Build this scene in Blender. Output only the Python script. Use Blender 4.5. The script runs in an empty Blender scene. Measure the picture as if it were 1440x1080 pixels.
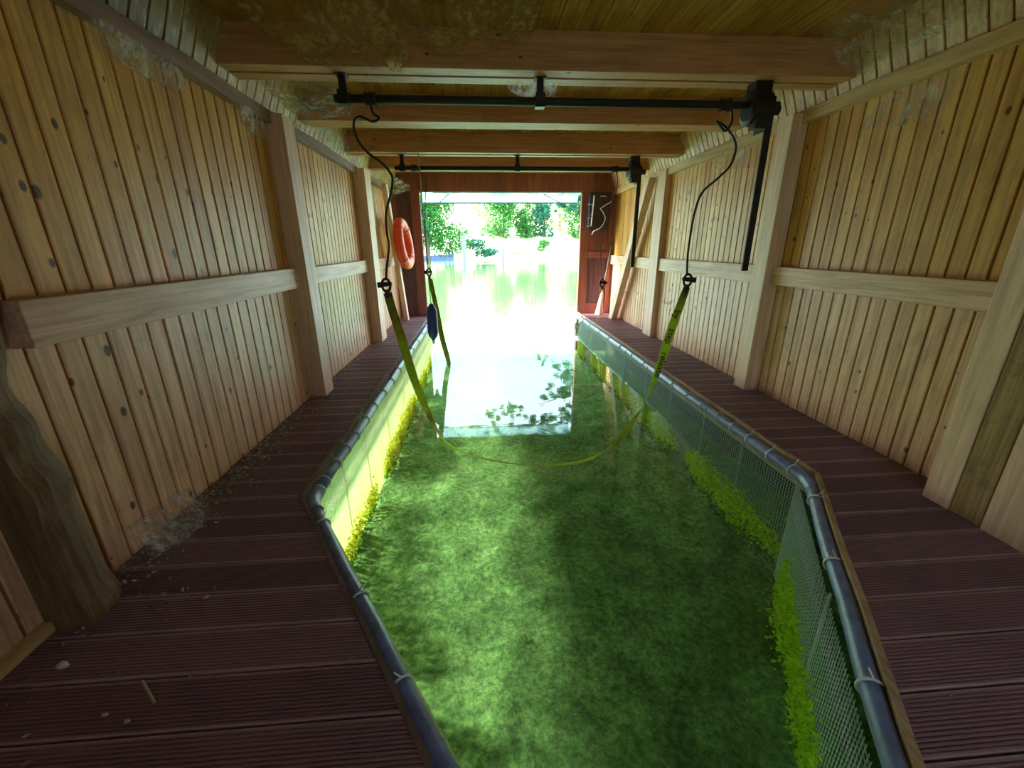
import bpy, bmesh, math, random
from mathutils import Vector, Matrix, noise as mnoise
random.seed(7)
sc = bpy.context.scene
COL = sc.collection
# ------------------------------------------------------------------ camera
CH = 1.2                      # camera height above the deck
FPX = 580.678
PIT, YAW, ROL = 0.322098, 0.0711078, -0.0070213
def _rows():
    cp, sp = math.cos(PIT), math.sin(PIT); cy, sy = math.cos(YAW), math.sin(YAW); cr, sr = math.cos(ROL), math.sin(ROL)
    B = Matrix(((1,0,0),(0,0,-1),(0,1,0)))
    Y = Matrix(((cy,-sy,0),(sy,cy,0),(0,0,1)))
    P = Matrix(((1,0,0),(0,cp,-sp),(0,sp,cp)))
    R = Matrix(((cr,-sr,0),(sr,cr,0),(0,0,1)))
    return R @ P @ B @ Y
CM = _rows()
def ray(px, py):
    return CM.transposed() @ Vector(((px-720)/FPX, (py-540)/FPX, 1.0))
def at_y(px, py, Y):
    d = ray(px, py); t = Y/d.y
    return Vector((d.x*t, Y, CH + d.z*t))
def at_x(px, py, X):
    d = ray(px, py); t = X/d.x
    return Vector((X, d.y*t, CH + d.z*t))
def at_z(px, py, Z):
    d = ray(px, py); t = (Z-CH)/d.z
    return Vector((d.x*t, d.y*t, Z))
cd = bpy.data.cameras.new('camera'); cam = bpy.data.objects.new('camera', cd); COL.objects.link(cam)
r = CM
mw = Matrix((( r[0][0], -r[1][0], -r[2][0], 0), (r[0][1], -r[1][1], -r[2][1], 0), (r[0][2], -r[1][2], -r[2][2], CH), (0,0,0,1)))
cam.matrix_world = mw
cd.sensor_width = 36; cd.lens = FPX/1440*36; cd.clip_start = 0.02; cd.clip_end = 2000
sc.camera = cam
sc.view_settings.view_transform = 'Standard'; sc.view_settings.look = 'None'
sc.view_settings.exposure = 0.86; sc.view_settings.gamma = 1.0; sc.view_settings.use_curve_mapping = False

# ------------------------------------------------------------------ materials
def lin(r_, g_, b_):
    f = lambda c: (c/255/12.92) if c/255 <= .04045 else ((c/255+.055)/1.055)**2.4
    return (f(r_), f(g_), f(b_), 1)
class NT:
    def __init__(s, name):
        s.m = bpy.data.materials.new(name); s.m.use_nodes = True
        s.t = s.m.node_tree; s.t.nodes.clear()
    def n(s, typ, **kw):
        nd = s.t.nodes.new(typ)
        for k, v in kw.items():
            if k == 'ins':
                for kk, vv in v.items():
                    if isinstance(vv, bpy.types.NodeSocket): s.t.links.new(vv, nd.inputs[kk])
                    else: nd.inputs[kk].default_value = vv
            else: setattr(nd, k, v)
        return nd
    def link(s, a, b): s.t.links.new(a, b)
    def math(s, op, a, b=None, c=None, clamp=False):
        nd = s.t.nodes.new('ShaderNodeMath'); nd.operation = op; nd.use_clamp = clamp
        for i, v in enumerate((a, b, c)):
            if v is None: continue
            if isinstance(v, bpy.types.NodeSocket): s.t.links.new(v, nd.inputs[i])
            else: nd.inputs[i].default_value = v
        return nd.outputs[0]
    def ramp(s, fac, stops):
        nd = s.t.nodes.new('ShaderNodeValToRGB'); el = nd.color_ramp.elements
        while len(el) < len(stops): el.new(.5)
        for e, (p, c) in zip(el, stops): e.position = p; e.color = c
        s.t.links.new(fac, nd.inputs[0]); return nd.outputs[0]
    def mix(s, fac, a, b, blend='MIX'):
        nd = s.t.nodes.new('ShaderNodeMix'); nd.data_type = 'RGBA'; nd.blend_type = blend
        for sock, v in ((nd.inputs[0], fac), (nd.inputs[6], a), (nd.inputs[7], b)):
            if isinstance(v, bpy.types.NodeSocket): s.t.links.new(v, sock)
            else: sock.default_value = v
        return nd.outputs[2]
    def out(s, shader):
        o = s.t.nodes.new('ShaderNodeOutputMaterial'); s.t.links.new(shader, o.inputs[0]); return s.m
    def bsdf(s, color, rough=.6, metal=0, normal=None, spec=.5):
        b = s.t.nodes.new('ShaderNodeBsdfPrincipled')
        for k, v in (('Base Color', color), ('Roughness', rough), ('Metallic', metal), ('Specular IOR Level', spec)):
            if isinstance(v, bpy.types.NodeSocket): s.t.links.new(v, b.inputs[k])
            else: b.inputs[k].default_value = v
        if normal is not None: s.t.links.new(normal, b.inputs['Normal'])
        return b.outputs[0]

def wood(name, ca, cb, dark, axis='z', rough=.45, knots=.5, dirt=.25, dirtcol=(.05,.04,.035,1), grain=.42, spec=.4, dirt_scale=1.6, peel=0, raw=None):
    """procedural softwood; ca..cb is the range of tints between pieces (attribute rnd), grain runs along axis"""
    N = NT(name)
    co = N.n('ShaderNodeTexCoord').outputs['Object']
    at = N.n('ShaderNodeAttribute', attribute_name='rnd').outputs['Fac']
    off = N.n('ShaderNodeCombineXYZ', ins={'X': N.math('MULTIPLY', at, 13.7), 'Y': N.math('MULTIPLY', at, 31.1), 'Z': N.math('MULTIPLY', at, 57.3)}).outputs[0]
    v = N.n('ShaderNodeVectorMath', operation='ADD'); N.link(co, v.inputs[0]); N.link(off, v.inputs[1])
    def mp(al, ac):
        s_ = {'x': (al,ac,ac), 'y': (ac,al,ac), 'z': (ac,ac,al)}[axis]
        m = N.n('ShaderNodeMapping'); m.inputs['Scale'].default_value = s_; N.link(v.outputs[0], m.inputs[0]); return m.outputs[0]
    # grain bends around knots: distort by a soft noise
    g1 = N.n('ShaderNodeTexNoise', ins={'Vector': mp(2.2, 46), 'Scale': 1.0, 'Detail': 5.0, 'Roughness': .6, 'Distortion': .6}).outputs[0]
    g2 = N.n('ShaderNodeTexNoise', ins={'Vector': mp(.9, 11), 'Scale': 1.0, 'Detail': 3.0, 'Distortion': 1.2}).outputs[0]
    base = N.mix(at, ca, cb)
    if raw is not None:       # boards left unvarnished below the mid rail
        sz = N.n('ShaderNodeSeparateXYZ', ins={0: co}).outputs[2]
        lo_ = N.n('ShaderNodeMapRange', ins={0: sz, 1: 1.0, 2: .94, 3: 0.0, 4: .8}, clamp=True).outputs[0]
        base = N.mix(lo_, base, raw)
    gm = N.ramp(g1, [(.38, (1.05,1.05,1.05,1)), (.68, (1-grain, 1-grain*1.15, 1-grain*1.3, 1))])
    c = N.mix(1.0, base, gm, 'MULTIPLY')
    gm2 = N.ramp(g2, [(.3, (1.12,1.1,1.05,1)), (.7, (.8,.76,.7,1))])
    c = N.mix(.7, c, gm2, 'MULTIPLY')
    if knots > 0:
        vo = N.n('ShaderNodeTexVoronoi', ins={'Vector': mp(7.5, 11.5), 'Scale': 1.0, 'Randomness': 1.0}, feature='F1')
        pick = N.n('ShaderNodeSeparateColor', ins={'Color': vo.outputs['Color']}).outputs[0]
        rad = N.math('MULTIPLY', N.math('SUBTRACT', pick, 1-knots*2, clamp=True), .26)
        k = N.math('SUBTRACT', 1.0, N.math('DIVIDE', vo.outputs['Distance'], N.math('ADD', rad, .0005)), clamp=True)
        k = N.math('MULTIPLY', k, 3.0, clamp=True)
        c = N.mix(N.math('MULTIPLY', k, .9), c, dark)
    if dirt > 0:
        d = N.n('ShaderNodeTexNoise', ins={'Vector': co, 'Scale': dirt_scale*2, 'Detail': 8.0, 'Roughness': .72}).outputs[0]
        df = N.ramp(d, [(.52, (0,0,0,1)), (.78, (1,1,1,1))])
        c = N.mix(N.math('MULTIPLY', df, dirt), c, dirtcol)
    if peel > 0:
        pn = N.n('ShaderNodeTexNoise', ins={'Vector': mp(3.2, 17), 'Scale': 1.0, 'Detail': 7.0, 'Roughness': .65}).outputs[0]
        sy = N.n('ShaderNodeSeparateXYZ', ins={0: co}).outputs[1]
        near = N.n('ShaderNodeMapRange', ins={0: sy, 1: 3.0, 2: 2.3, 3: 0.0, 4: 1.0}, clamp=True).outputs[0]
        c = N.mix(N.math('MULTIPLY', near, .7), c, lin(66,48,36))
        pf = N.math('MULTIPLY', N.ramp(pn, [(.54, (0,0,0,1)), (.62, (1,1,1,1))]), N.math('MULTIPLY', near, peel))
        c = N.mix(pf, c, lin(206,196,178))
    bp = N.n('ShaderNodeBump', ins={'Strength': .25, 'Distance': .003, 'Height': g1}).outputs[0]
    rg = N.math('ADD', N.math('MULTIPLY', g2, .2), rough-.1)
    return N.out(N.bsdf(c, rg, 0, bp, spec))
def plain(name, col, rough=.5, metal=0, var=.0, scale=8, col2=None, spec=.5, bump=0):
    N = NT(name); c = col; nm = None
    if var > 0 or bump > 0:
        co = N.n('ShaderNodeTexCoord').outputs['Object']
        nz = N.n('ShaderNodeTexNoise', ins={'Vector': co, 'Scale': scale, 'Detail': 6.0, 'Roughness': .65}).outputs[0]
        if var > 0:
            f = N.ramp(nz, [(.38, (0,0,0,1)), (.66, (1,1,1,1))])
            c = N.mix(N.math('MULTIPLY', f, var), col, col2 or (col[0]*.4, col[1]*.4, col[2]*.4, 1))
        if bump > 0: nm = N.n('ShaderNodeBump', ins={'Strength': bump, 'Distance': .01, 'Height': nz}).outputs[0]
    return N.out(N.bsdf(c, rough, metal, nm, spec))
def leafmat(name, c1, c2, trans=.4, scale=3.0):
    N = NT(name)
    at = N.n('ShaderNodeAttribute', attribute_name='rnd').outputs['Fac']
    c = N.mix(at, c1, c2)
    d = N.n('ShaderNodeBsdfDiffuse', ins={'Color': c}).outputs[0]
    t = N.n('ShaderNodeBsdfTranslucent', ins={'Color': c}).outputs[0]
    mx = N.n('ShaderNodeMixShader', ins={0: trans, 1: d, 2: t}).outputs[0]
    return N.out(mx)

M = {}
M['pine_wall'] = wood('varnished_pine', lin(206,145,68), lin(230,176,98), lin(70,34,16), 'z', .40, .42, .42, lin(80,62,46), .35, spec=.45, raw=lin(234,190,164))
M['groove'] = plain('groove_stain', lin(164,90,44), .7, 0, .5, 20, lin(110,58,28))
M['pine_roof'] = wood('weathered_roof_lining', lin(206,158,112), lin(226,186,138), lin(70,44,28), 'z', .55, .2, .45, lin(84,64,48), .35, dirt_scale=3)
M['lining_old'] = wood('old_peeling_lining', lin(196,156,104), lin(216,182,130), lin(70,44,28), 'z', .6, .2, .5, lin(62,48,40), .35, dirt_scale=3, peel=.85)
M['pine_pale_z'] = wood('pale_pine_post', lin(224,184,160), lin(236,202,178), lin(96,60,36), 'z', .5, .22, .22, lin(110,90,70), .22)
M['pine_pale_y'] = wood('pale_pine_rail', lin(220,178,152), lin(232,196,172), lin(96,60,36), 'y', .5, .26, .22, lin(110,90,70), .3)
M['pine_brace'] = wood('pale_pine_brace', lin(220,182,152), lin(234,200,172), lin(96,60,36), 'z', .5, .2, .2, lin(110,90,70), .25)
M['beam'] = wood('pine_joist', lin(206,146,104), lin(214,158,114), lin(60,30,18), 'x', .55, .3, .35, lin(70,46,34), .3)
M['ceil'] = wood('brown_ceiling_board', lin(186,132,62), lin(206,156,82), lin(52,32,18), 'y', .6, .3, .75, lin(52,38,26), .45, dirt_scale=1.6)
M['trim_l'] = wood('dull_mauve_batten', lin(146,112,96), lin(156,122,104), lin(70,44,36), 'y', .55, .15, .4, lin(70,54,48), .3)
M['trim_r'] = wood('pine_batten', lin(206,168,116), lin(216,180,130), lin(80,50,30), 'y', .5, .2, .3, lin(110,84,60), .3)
M['post_old'] = wood('old_bark_edged_timber', lin(124,98,72), lin(134,108,80), lin(50,34,24), 'z', .8, .2, .6, lin(84,64,48), .5, dirt_scale=4)
M['post_moss'] = wood('mossy_old_plank', lin(168,140,98), lin(176,146,104), lin(50,44,30), 'z', .8, .15, .9, lin(66,66,46), .4, dirt_scale=5)
M['front'] = wood('red_brown_framing', lin(140,82,82), lin(164,98,86), lin(70,34,26), 'z', .55, .2, .3, lin(80,44,38), .3)
M['panel'] = wood('dark_plum_boarding', lin(98,68,80), lin(108,76,86), lin(50,30,32), 'z', .55, .1, .3, lin(60,38,44), .3)
M['footing'] = plain('dark_footing_boards', lin(84,74,62), .9, 0, .6, 5, lin(50,60,40))
def deckmat():
    N = NT('ribbed_brown_decking')
    co = N.n('ShaderNodeTexCoord').outputs['Object']
    at = N.n('ShaderNodeAttribute', attribute_name='rnd').outputs['Fac']
    nz = N.n('ShaderNodeTexNoise', ins={'Vector': co, 'Scale': 3.0, 'Detail': 8.0, 'Roughness': .7}).outputs[0]
    sp = N.n('ShaderNodeTexNoise', ins={'Vector': co, 'Scale': 60.0, 'Detail': 4.0}).outputs[0]
    c = N.mix(at, lin(122,86,96), lin(146,108,118))
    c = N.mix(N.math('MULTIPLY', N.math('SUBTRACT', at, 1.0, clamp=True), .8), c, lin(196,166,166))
    c = N.mix(N.math('MULTIPLY', N.ramp(nz, [(.45,(0,0,0,1)),(.75,(1,1,1,1))]), .45), c, lin(84,68,72))
    c = N.mix(N.math('MULTIPLY', N.ramp(sp, [(.6,(0,0,0,1)),(.75,(1,1,1,1))]), .5), c, lin(128,100,92))
    bp = N.n('ShaderNodeBump', ins={'Strength': .2, 'Distance': .002, 'Height': sp}).outputs[0]
    return N.out(N.bsdf(c, .5, 0, bp, .45))
M['deck'] = deckmat()
M['edge'] = wood('tan_edge_board', lin(190,160,128), lin(200,170,138), lin(90,66,46), 'y', .7, .1, .5, lin(100,80,62), .35)
M['edge_dark'] = wood('grey_brown_edge_board', lin(120,98,92), lin(132,108,100), lin(70,56,50), 'y', .7, .1, .4, lin(80,68,64), .35)
M['pipe'] = plain('grey_plastic_pipe', lin(124,138,188), .3, 0, .5, 14, lin(62,66,80), spec=.6)
M['tie'] = plain('white_cable_tie', lin(205,205,215), .5)
M['wire'] = plain('galvanised_wire', lin(150,165,160), .45, .3)
M['wire_l'] = plain('pale_wire', lin(236,228,190), .6, 0, .3, 5, lin(190,190,110))
M['black'] = plain('black_steel', lin(40,38,42), .42, .5, .3, 20, lin(60,48,44))
M['rubber'] = plain('black_cable', lin(34,30,30), .5)
M['orange'] = plain('orange_plastic', lin(232,78,40), .42, 0, .15, 6, lin(200,60,36))
M['blue'] = plain('blue_fender_vinyl', lin(40,60,150), .4)
M['white'] = plain('white_plastic', lin(230,232,236), .4)
M['boxm'] = plain('dark_plum_metal', lin(52,38,54), .45, .2, .3, 30, lin(36,28,38))
M['rope'] = plain('pale_rope', lin(205,190,178), .85, 0, .4, 40)
M['shell'] = plain('bleached_shell', lin(190,176,160), .6)
M['litter'] = leafmat('dry_litter', lin(130,104,84), lin(226,212,196), .15)
M['twig'] = plain('bleached_wood', lin(180,158,146), .7)
def slingmat():
    N = NT('green_webbing')
    co = N.n('ShaderNodeTexCoord').outputs['Object']
    at = N.n('ShaderNodeAttribute', attribute_name='rnd').outputs['Fac']
    nz = N.n('ShaderNodeTexNoise', ins={'Vector': co, 'Scale': 14.0, 'Detail': 8.0, 'Roughness': .75}).outputs[0]
    f = N.math('ADD', at, N.math('MULTIPLY', N.math('SUBTRACT', nz, .5), .9), clamp=True)
    c = N.ramp(f, [(.15, lin(196,222,52)), (.5, lin(176,186,52)), (.78, lin(134,122,56)), (.97, lin(66,56,42))])
    wv = N.n('ShaderNodeTexNoise', ins={'Vector': co, 'Scale': 260.0}).outputs[0]
    bp = N.n('ShaderNodeBump', ins={'Strength': .3, 'Distance': .002, 'Height': wv}).outputs[0]
    b = N.bsdf(c, .7, 0, bp, .2)
    t = N.n('ShaderNodeBsdfTranslucent', ins={'Color': c}).outputs[0]
    return N.out(N.n('ShaderNodeMixShader', ins={0: .3, 1: b, 2: t}).outputs[0])
M['sling'] = slingmat()
def webmat(name, dens, col):
    N = NT(name)
    co = N.n('ShaderNodeTexCoord').outputs['Object']
    mp = N.n('ShaderNodeMapping'); mp.inputs['Scale'].default_value = (1, 1, .35); N.link(co, mp.inputs[0])
    nz = N.n('ShaderNodeTexNoise', ins={'Vector': mp.outputs[0], 'Scale': 30.0, 'Detail': 8.0, 'Roughness': .6, 'Distortion': .5}).outputs[0]
    n2 = N.n('ShaderNodeTexNoise', ins={'Vector': co, 'Scale': 6.0, 'Detail': 4.0}).outputs[0]
    at = N.n('ShaderNodeAttribute', attribute_name='rnd').outputs['Fac']
    f = N.math('ADD', N.math('MULTIPLY', N.ramp(nz, [(.42,(0,0,0,1)),(.75,(1,1,1,1))]), .75), .18)
    f = N.math('MULTIPLY', f, N.ramp(n2, [(.35,(.2,.2,.2,1)),(.62,(1,1,1,1))]))
    f = N.math('MULTIPLY', N.math('MULTIPLY', f, at), dens, clamp=True)
    d = N.n('ShaderNodeBsdfDiffuse', ins={'Color': col}).outputs[0]
    t = N.n('ShaderNodeBsdfTranslucent', ins={'Color': col}).outputs[0]
    dt = N.n('ShaderNodeMixShader', ins={0: .5, 1: d, 2: t}).outputs[0]
    tr = N.n('ShaderNodeBsdfTransparent').outputs[0]
    return N.out(N.n('ShaderNodeMixShader', ins={0: f, 1: tr, 2: dt}).outputs[0])
M['web'] = webmat('white_cobweb', 1.15, lin(238,236,238))
M['web_d'] = webmat('dusty_cobweb', 2.0, lin(205,172,120))
def watermat():
    N = NT('clear_green_water')
    co = N.n('ShaderNodeTexCoord').outputs['Object']
    sx = N.n('ShaderNodeSeparateXYZ', ins={0: co})
    # calm inside the shed, light ripple out on the lake
    amt = N.n('ShaderNodeMapRange', ins={0: sx.outputs['Y'], 1: 6.2, 2: 8.6, 3: .03, 4: .16}, clamp=True).outputs[0]
    mp = N.n('ShaderNodeMapping'); mp.inputs['Scale'].default_value = (1.0, 2.2, 1); N.link(co, mp.inputs[0])
    nz = N.n('ShaderNodeTexNoise', ins={'Vector': mp.outputs[0], 'Scale': 3.2, 'Detail': 3.0, 'Roughness': .55}).outputs[0]
    bp = N.n('ShaderNodeBump', ins={'Strength': amt, 'Distance': .02, 'Height': nz}).outputs[0]
    ge = N.n('ShaderNodeNewGeometry')
    dt = N.n('ShaderNodeVectorMath', operation='DOT_PRODUCT'); N.link(ge.outputs['Incoming'], dt.inputs[0]); N.link(bp, dt.inputs[1])
    c_ = N.math('SUBTRACT', 1.0, N.math('ABSOLUTE', dt.outputs['Value']), clamp=True)
    fr = N.math('ADD', .02, N.math('MULTIPLY', .98, N.math('POWER', c_, 5.0)), clamp=True)   # Schlick, same from both sides
    gl = N.n('ShaderNodeBsdfGlossy', ins={'Color': (1,1,1,1), 'Roughness': .0, 'Normal': bp}).outputs[0]
    tr = N.n('ShaderNodeBsdfTransparent', ins={'Color': (.86,.96,.86,1)}).outputs[0]
    df = N.n('ShaderNodeBsdfDiffuse', ins={'Color': lin(140,186,110)}).outputs[0]
    body = N.n('ShaderNodeMixShader', ins={0: .085, 1: tr, 2: df}).outputs[0]
    return N.out(N.n('ShaderNodeMixShader', ins={0: fr, 1: body, 2: gl}).outputs[0])
M['water'] = watermat()
def bedmat():
    N = NT('algae_covered_bed')
    co = N.n('ShaderNodeTexCoord').outputs['Object']
    n1 = N.n('ShaderNodeTexNoise', ins={'Vector': co, 'Scale': 3.5, 'Detail': 8.0, 'Roughness': .68}).outputs[0]
    n2 = N.n('ShaderNodeTexNoise', ins={'Vector': co, 'Scale': 30.0, 'Detail': 8.0, 'Roughness': .8}).outputs[0]
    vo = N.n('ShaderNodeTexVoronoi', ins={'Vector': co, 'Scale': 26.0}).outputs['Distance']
    c = N.ramp(n1, [(.30, lin(84,112,66)), (.5, lin(112,146,86)), (.70, lin(140,170,108))])
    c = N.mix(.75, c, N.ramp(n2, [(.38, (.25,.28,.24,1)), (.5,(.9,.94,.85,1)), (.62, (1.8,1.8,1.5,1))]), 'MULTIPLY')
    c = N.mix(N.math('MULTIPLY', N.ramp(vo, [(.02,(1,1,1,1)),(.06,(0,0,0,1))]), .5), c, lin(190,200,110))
    bp = N.n('ShaderNodeBump', ins={'Strength': .7, 'Distance': .03, 'Height': n2}).outputs[0]
    return N.out(N.bsdf(c, .9, 0, bp, .1))
M['bed'] = bedmat()
M['lakebed'] = plain('lake_bed', lin(96,130,54), .9, 0, .6, .3, lin(60,104,44))
M['algae_r'] = leafmat('lime_algae', lin(150,190,30), lin(190,220,60), .5)
M['algae_l'] = leafmat('golden_algae', lin(196,180,40), lin(150,170,50), .5)
M['algae_d'] = leafmat('dark_algae', lin(70,110,30), lin(100,140,40), .4)
M['meadow'] = plain('sunny_meadow', lin(150,150,104), .95, 0, .6, .25, lin(120,136,76))
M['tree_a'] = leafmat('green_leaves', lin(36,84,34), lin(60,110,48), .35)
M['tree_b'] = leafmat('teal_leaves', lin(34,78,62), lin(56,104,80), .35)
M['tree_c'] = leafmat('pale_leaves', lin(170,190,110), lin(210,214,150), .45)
M['bark'] = plain('bark', lin(96,80,64), .9, 0, .5, 12)
M['pile'] = plain('weathered_pile', lin(104,106,120), .8, 0, .4, 6)
M['boat'] = plain('pale_blue_hull', lin(90,98,150), .4)
def filmmat():
    N = NT('backlit_algae_film')
    co = N.n('ShaderNodeTexCoord').outputs['Object']
    z = N.n('ShaderNodeSeparateXYZ', ins={0: co}).outputs[2]
    nz = N.n('ShaderNodeTexNoise', ins={'Vector': co, 'Scale': 5.0, 'Detail': 7.0, 'Roughness': .7}).outputs[0]
    f = N.math('ADD', N.math('MULTIPLY', z, -.9), N.math('MULTIPLY', nz, .5))
    c = N.ramp(f, [(.42, lin(196,186,172)), (.62, lin(184,176,130)), (.8, lin(168,158,62))])
    t = N.n('ShaderNodeBsdfTranslucent', ins={'Color': c}).outputs[0]
    d = N.n('ShaderNodeBsdfDiffuse', ins={'Color': c}).outputs[0]
    a = N.n('ShaderNodeMixShader', ins={0: .3, 1: t, 2: d}).outputs[0]
    tr = N.n('ShaderNodeBsdfTransparent').outputs[0]
    return N.out(N.n('ShaderNodeMixShader', ins={0: .42, 1: tr, 2: a}).outputs[0])
M['film'] = filmmat()
def flapmat():
    N = NT('translucent_sheet')
    d = N.n('ShaderNodeBsdfDiffuse', ins={'Color': lin(214,240,236)}).outputs[0]
    t = N.n('ShaderNodeBsdfTranslucent', ins={'Color': lin(190,228,224)}).outputs[0]
    a = N.n('ShaderNodeMixShader', ins={0: .6, 1: d, 2: t}).outputs[0]
    tr = N.n('ShaderNodeBsdfTransparent', ins={'Color': (.85,.97,.96,1)}).outputs[0]
    return N.out(N.n('ShaderNodeMixShader', ins={0: .3, 1: tr, 2: a}).outputs[0])
M['flap'] = flapmat()

# ------------------------------------------------------------------ mesh builder
class MB:
    def __init__(s): s.v = []; s.f = []; s.r = []; s.mi = []
    def quadset(s, vs, fs, rnd=None, mi=0):
        b = len(s.v); rnd = random.random() if rnd is None else rnd
        s.v += [tuple(v) for v in vs]; s.r += [rnd]*len(vs)
        for f in fs: s.f.append(tuple(b+i for i in f)); s.mi.append(mi)
        return s
    def box(s, lo, hi, rnd=None, mi=0, mat=None):
        (x0,y0,z0), (x1,y1,z1) = lo, hi
        vs = [Vector(p) for p in ((x0,y0,z0),(x1,y0,z0),(x1,y1,z0),(x0,y1,z0),(x0,y0,z1),(x1,y0,z1),(x1,y1,z1),(x0,y1,z1))]
        if mat is not None: vs = [mat @ p for p in vs]
        return s.quadset(vs, [(0,3,2,1),(4,5,6,7),(0,1,5,4),(1,2,6,5),(2,3,7,6),(3,0,4,7)], rnd, mi)
    def prism(s, ring0, ring1, rnd=None, mi=0, caps=True):
        n = len(ring0); fs = [(i,(i+1)%n,n+(i+1)%n,n+i) for i in range(n)]
        if caps: fs += [tuple(range(n-1,-1,-1)), tuple(range(n,2*n))]
        return s.quadset(list(ring0)+list(ring1), fs, rnd, mi)
    def tube(s, pts, rad, n=10, rnd=None, mi=0, closed=False, caps=True):
        pts = [Vector(p) for p in pts]; k = len(pts)
        rads = rad if isinstance(rad, (list, tuple)) else [rad]*k
        vs = []; up = None
        for i in range(k):
            a = pts[(i-1) % k] if (closed or i > 0) else pts[i]
            b = pts[(i+1) % k] if (closed or i < k-1) else pts[i]
            t = (b-a); t = t.normalized() if t.length > 1e-9 else Vector((0,0,1))
            if up is None:
                up = Vector((0,0,1)) if abs(t.z) < .9 else Vector((1,0,0))
            u = (up - t*up.dot(t)).normalized(); up = u; w = t.cross(u)
            for j in range(n):
                an = 2*math.pi*j/n; vs.append(pts[i] + (u*math.cos(an)+w*math.sin(an))*rads[i])
        fs = []
        for i in range(k if closed else k-1):
            i2 = (i+1) % k
            for j in range(n): fs.append((i*n+j, i*n+(j+1)%n, i2*n+(j+1)%n, i2*n+j))
        if not closed and caps: fs += [tuple(range(n-1,-1,-1)), tuple((k-1)*n+j for j in range(n))]
        return s.quadset(vs, fs, rnd, mi)
    def leaves(s, cen, rad, n, size, flat=1.0, shell=.0):
        for _ in range(n):
            d = Vector((random.gauss(0,1), random.gauss(0,1), random.gauss(0,1))).normalized()
            rr = (shell+(1-shell)*random.random())**.5
            p = Vector((cen[0]+d.x*rad[0]*rr, cen[1]+d.y*rad[1]*rr, cen[2]+d.z*rad[2]*rr))
            s.leaf(p, size*random.uniform(.5,1.3), flat)
        return s
    def leaf(s, p, h, flat=1.0, rnd=None):
        a = Vector((random.gauss(0,1), random.gauss(0,1), random.gauss(0,1)*flat)).normalized()
        b = a.orthogonal().normalized(); c = a.cross(b)
        s.quadset([p-a*h, p-b*h*.5+c*h*.12, p+a*h, p+b*h*.5+c*h*.12], [(0,1,2,3)], rnd)
    def build(s, name, mat, parent=None, smooth=False, bevel=0, loc=None):
        me = bpy.data.meshes.new(name)
        o0 = Vector(loc) if loc is not None else Vector((0,0,0))
        me.from_pydata([(v[0]-o0.x, v[1]-o0.y, v[2]-o0.z) for v in s.v], [], s.f)
        at = me.attributes.new('rnd', 'FLOAT', 'POINT'); at.data.foreach_set('value', s.r)
        mats = mat if isinstance(mat, (list, tuple)) else [mat]
        for m in mats: me.materials.append(m)
        me.polygons.foreach_set('material_index', s.mi)
        if bevel > 0:
            bm = bmesh.new(); bm.from_mesh(me)
            bmesh.ops.recalc_face_normals(bm, faces=bm.faces)
            ed = [e for e in bm.edges if len(e.link_faces) == 2 and e.calc_face_angle(0) > .6]
            bmesh.ops.bevel(bm, geom=ed, offset=bevel, segments=2, affect='EDGES', profile=.6)
            bm.to_mesh(me); bm.free()
        if smooth: me.polygons.foreach_set('use_smooth', [True]*len(me.polygons))
        me.update()
        o = bpy.data.objects.new(name, me); COL.objects.link(o); o.location = o0
        if parent is not None:
            o.parent = parent; o.location = o0 - world_loc(parent)
        return o
def world_loc(o):
    v = Vector(o.location)
    while o.parent is not None: o = o.parent; v += Vector(o.location)
    return v
def tag(o, label, cat, group=None, kind=None):
    o['label'] = label; o['category'] = cat
    if group: o['group'] = group
    if kind: o['kind'] = kind
    return o
def thing(name, loc, label, cat, group=None, kind=None):
    o = bpy.data.objects.new(name, None); COL.objects.link(o); o.location = loc; o.empty_display_size = .1
    return tag(o, label, cat, group, kind)
def struct(name, mb, mat, **k):
    o = mb.build(name, mat, **k); o['kind'] = 'structure'; return o
def smooth_path(pts, sub=6):
    pts = [Vector(p) for p in pts]; out = []
    for i in range(len(pts)-1):
        p0 = pts[max(i-1,0)]; p1 = pts[i]; p2 = pts[i+1]; p3 = pts[min(i+2,len(pts)-1)]
        for k in range(sub):
            t = k/sub
            out.append(.5*((2*p1)+(p2-p0)*t+(2*p0-5*p1+4*p2-p3)*t*t+(3*p1-p0-3*p2+p3)*t**3))
    out.append(pts[-1]); return out

# ------------------------------------------------------------------ shed dimensions (metres, deck top z = 0)
XL, XR = -1.47, 2.372
YB, YF = -1.6, 7.65
OX0, OX1, OZ = -.985, 1.765, 2.07
ZT = 2.105               # top of the wall battens
ZC = 2.36                # ceiling
KS = .42                 # inward lean of the roof lining above the battens
WZ = -.22                # water level
PITCH = .156
def edge_l(y): return -.965 if y > 1.9 else min(.49, -.965 + .649*(1.9-y))
def edge_r(y): return 1.825 if y > 1.87 else max(.49, 1.825 - .612*(1.87-y))

# ---- boarded walls
def boarded(name, side, pitch, phase, y0, y1, z0, z1, gap=.012):
    X = XL if side < 0 else XR
    mb = MB(); s = 1 if side < 0 else -1          # s: direction into the room
    mb.box((min(X-s*.05, X-s*.007), y0, z0), (max(X-s*.05, X-s*.007), y1, z1), .5, 1)
    k = math.floor((y0-phase)/pitch)
    y = phase + k*pitch
    while y < y1:
        a, b = max(y+gap/2, y0), min(y+pitch-gap/2, y1)
        if b-a > .01:
            c = .003; t = random.uniform(-.0012, .0012)
            ring = [(X-s*.012, a), (X-s*.004+s*t, a), (X+s*t, a+c), (X+s*t, b-c), (X-s*.004+s*t, b), (X-s*.012, b)]
            if s > 0: ring = ring[::-1]
            mb.prism([(p[0],p[1],z0) for p in ring], [(p[0],p[1],z1) for p in ring], random.random())
        y += pitch
    return struct(name, mb, [M['pine_wall'], M['groove']])
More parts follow.
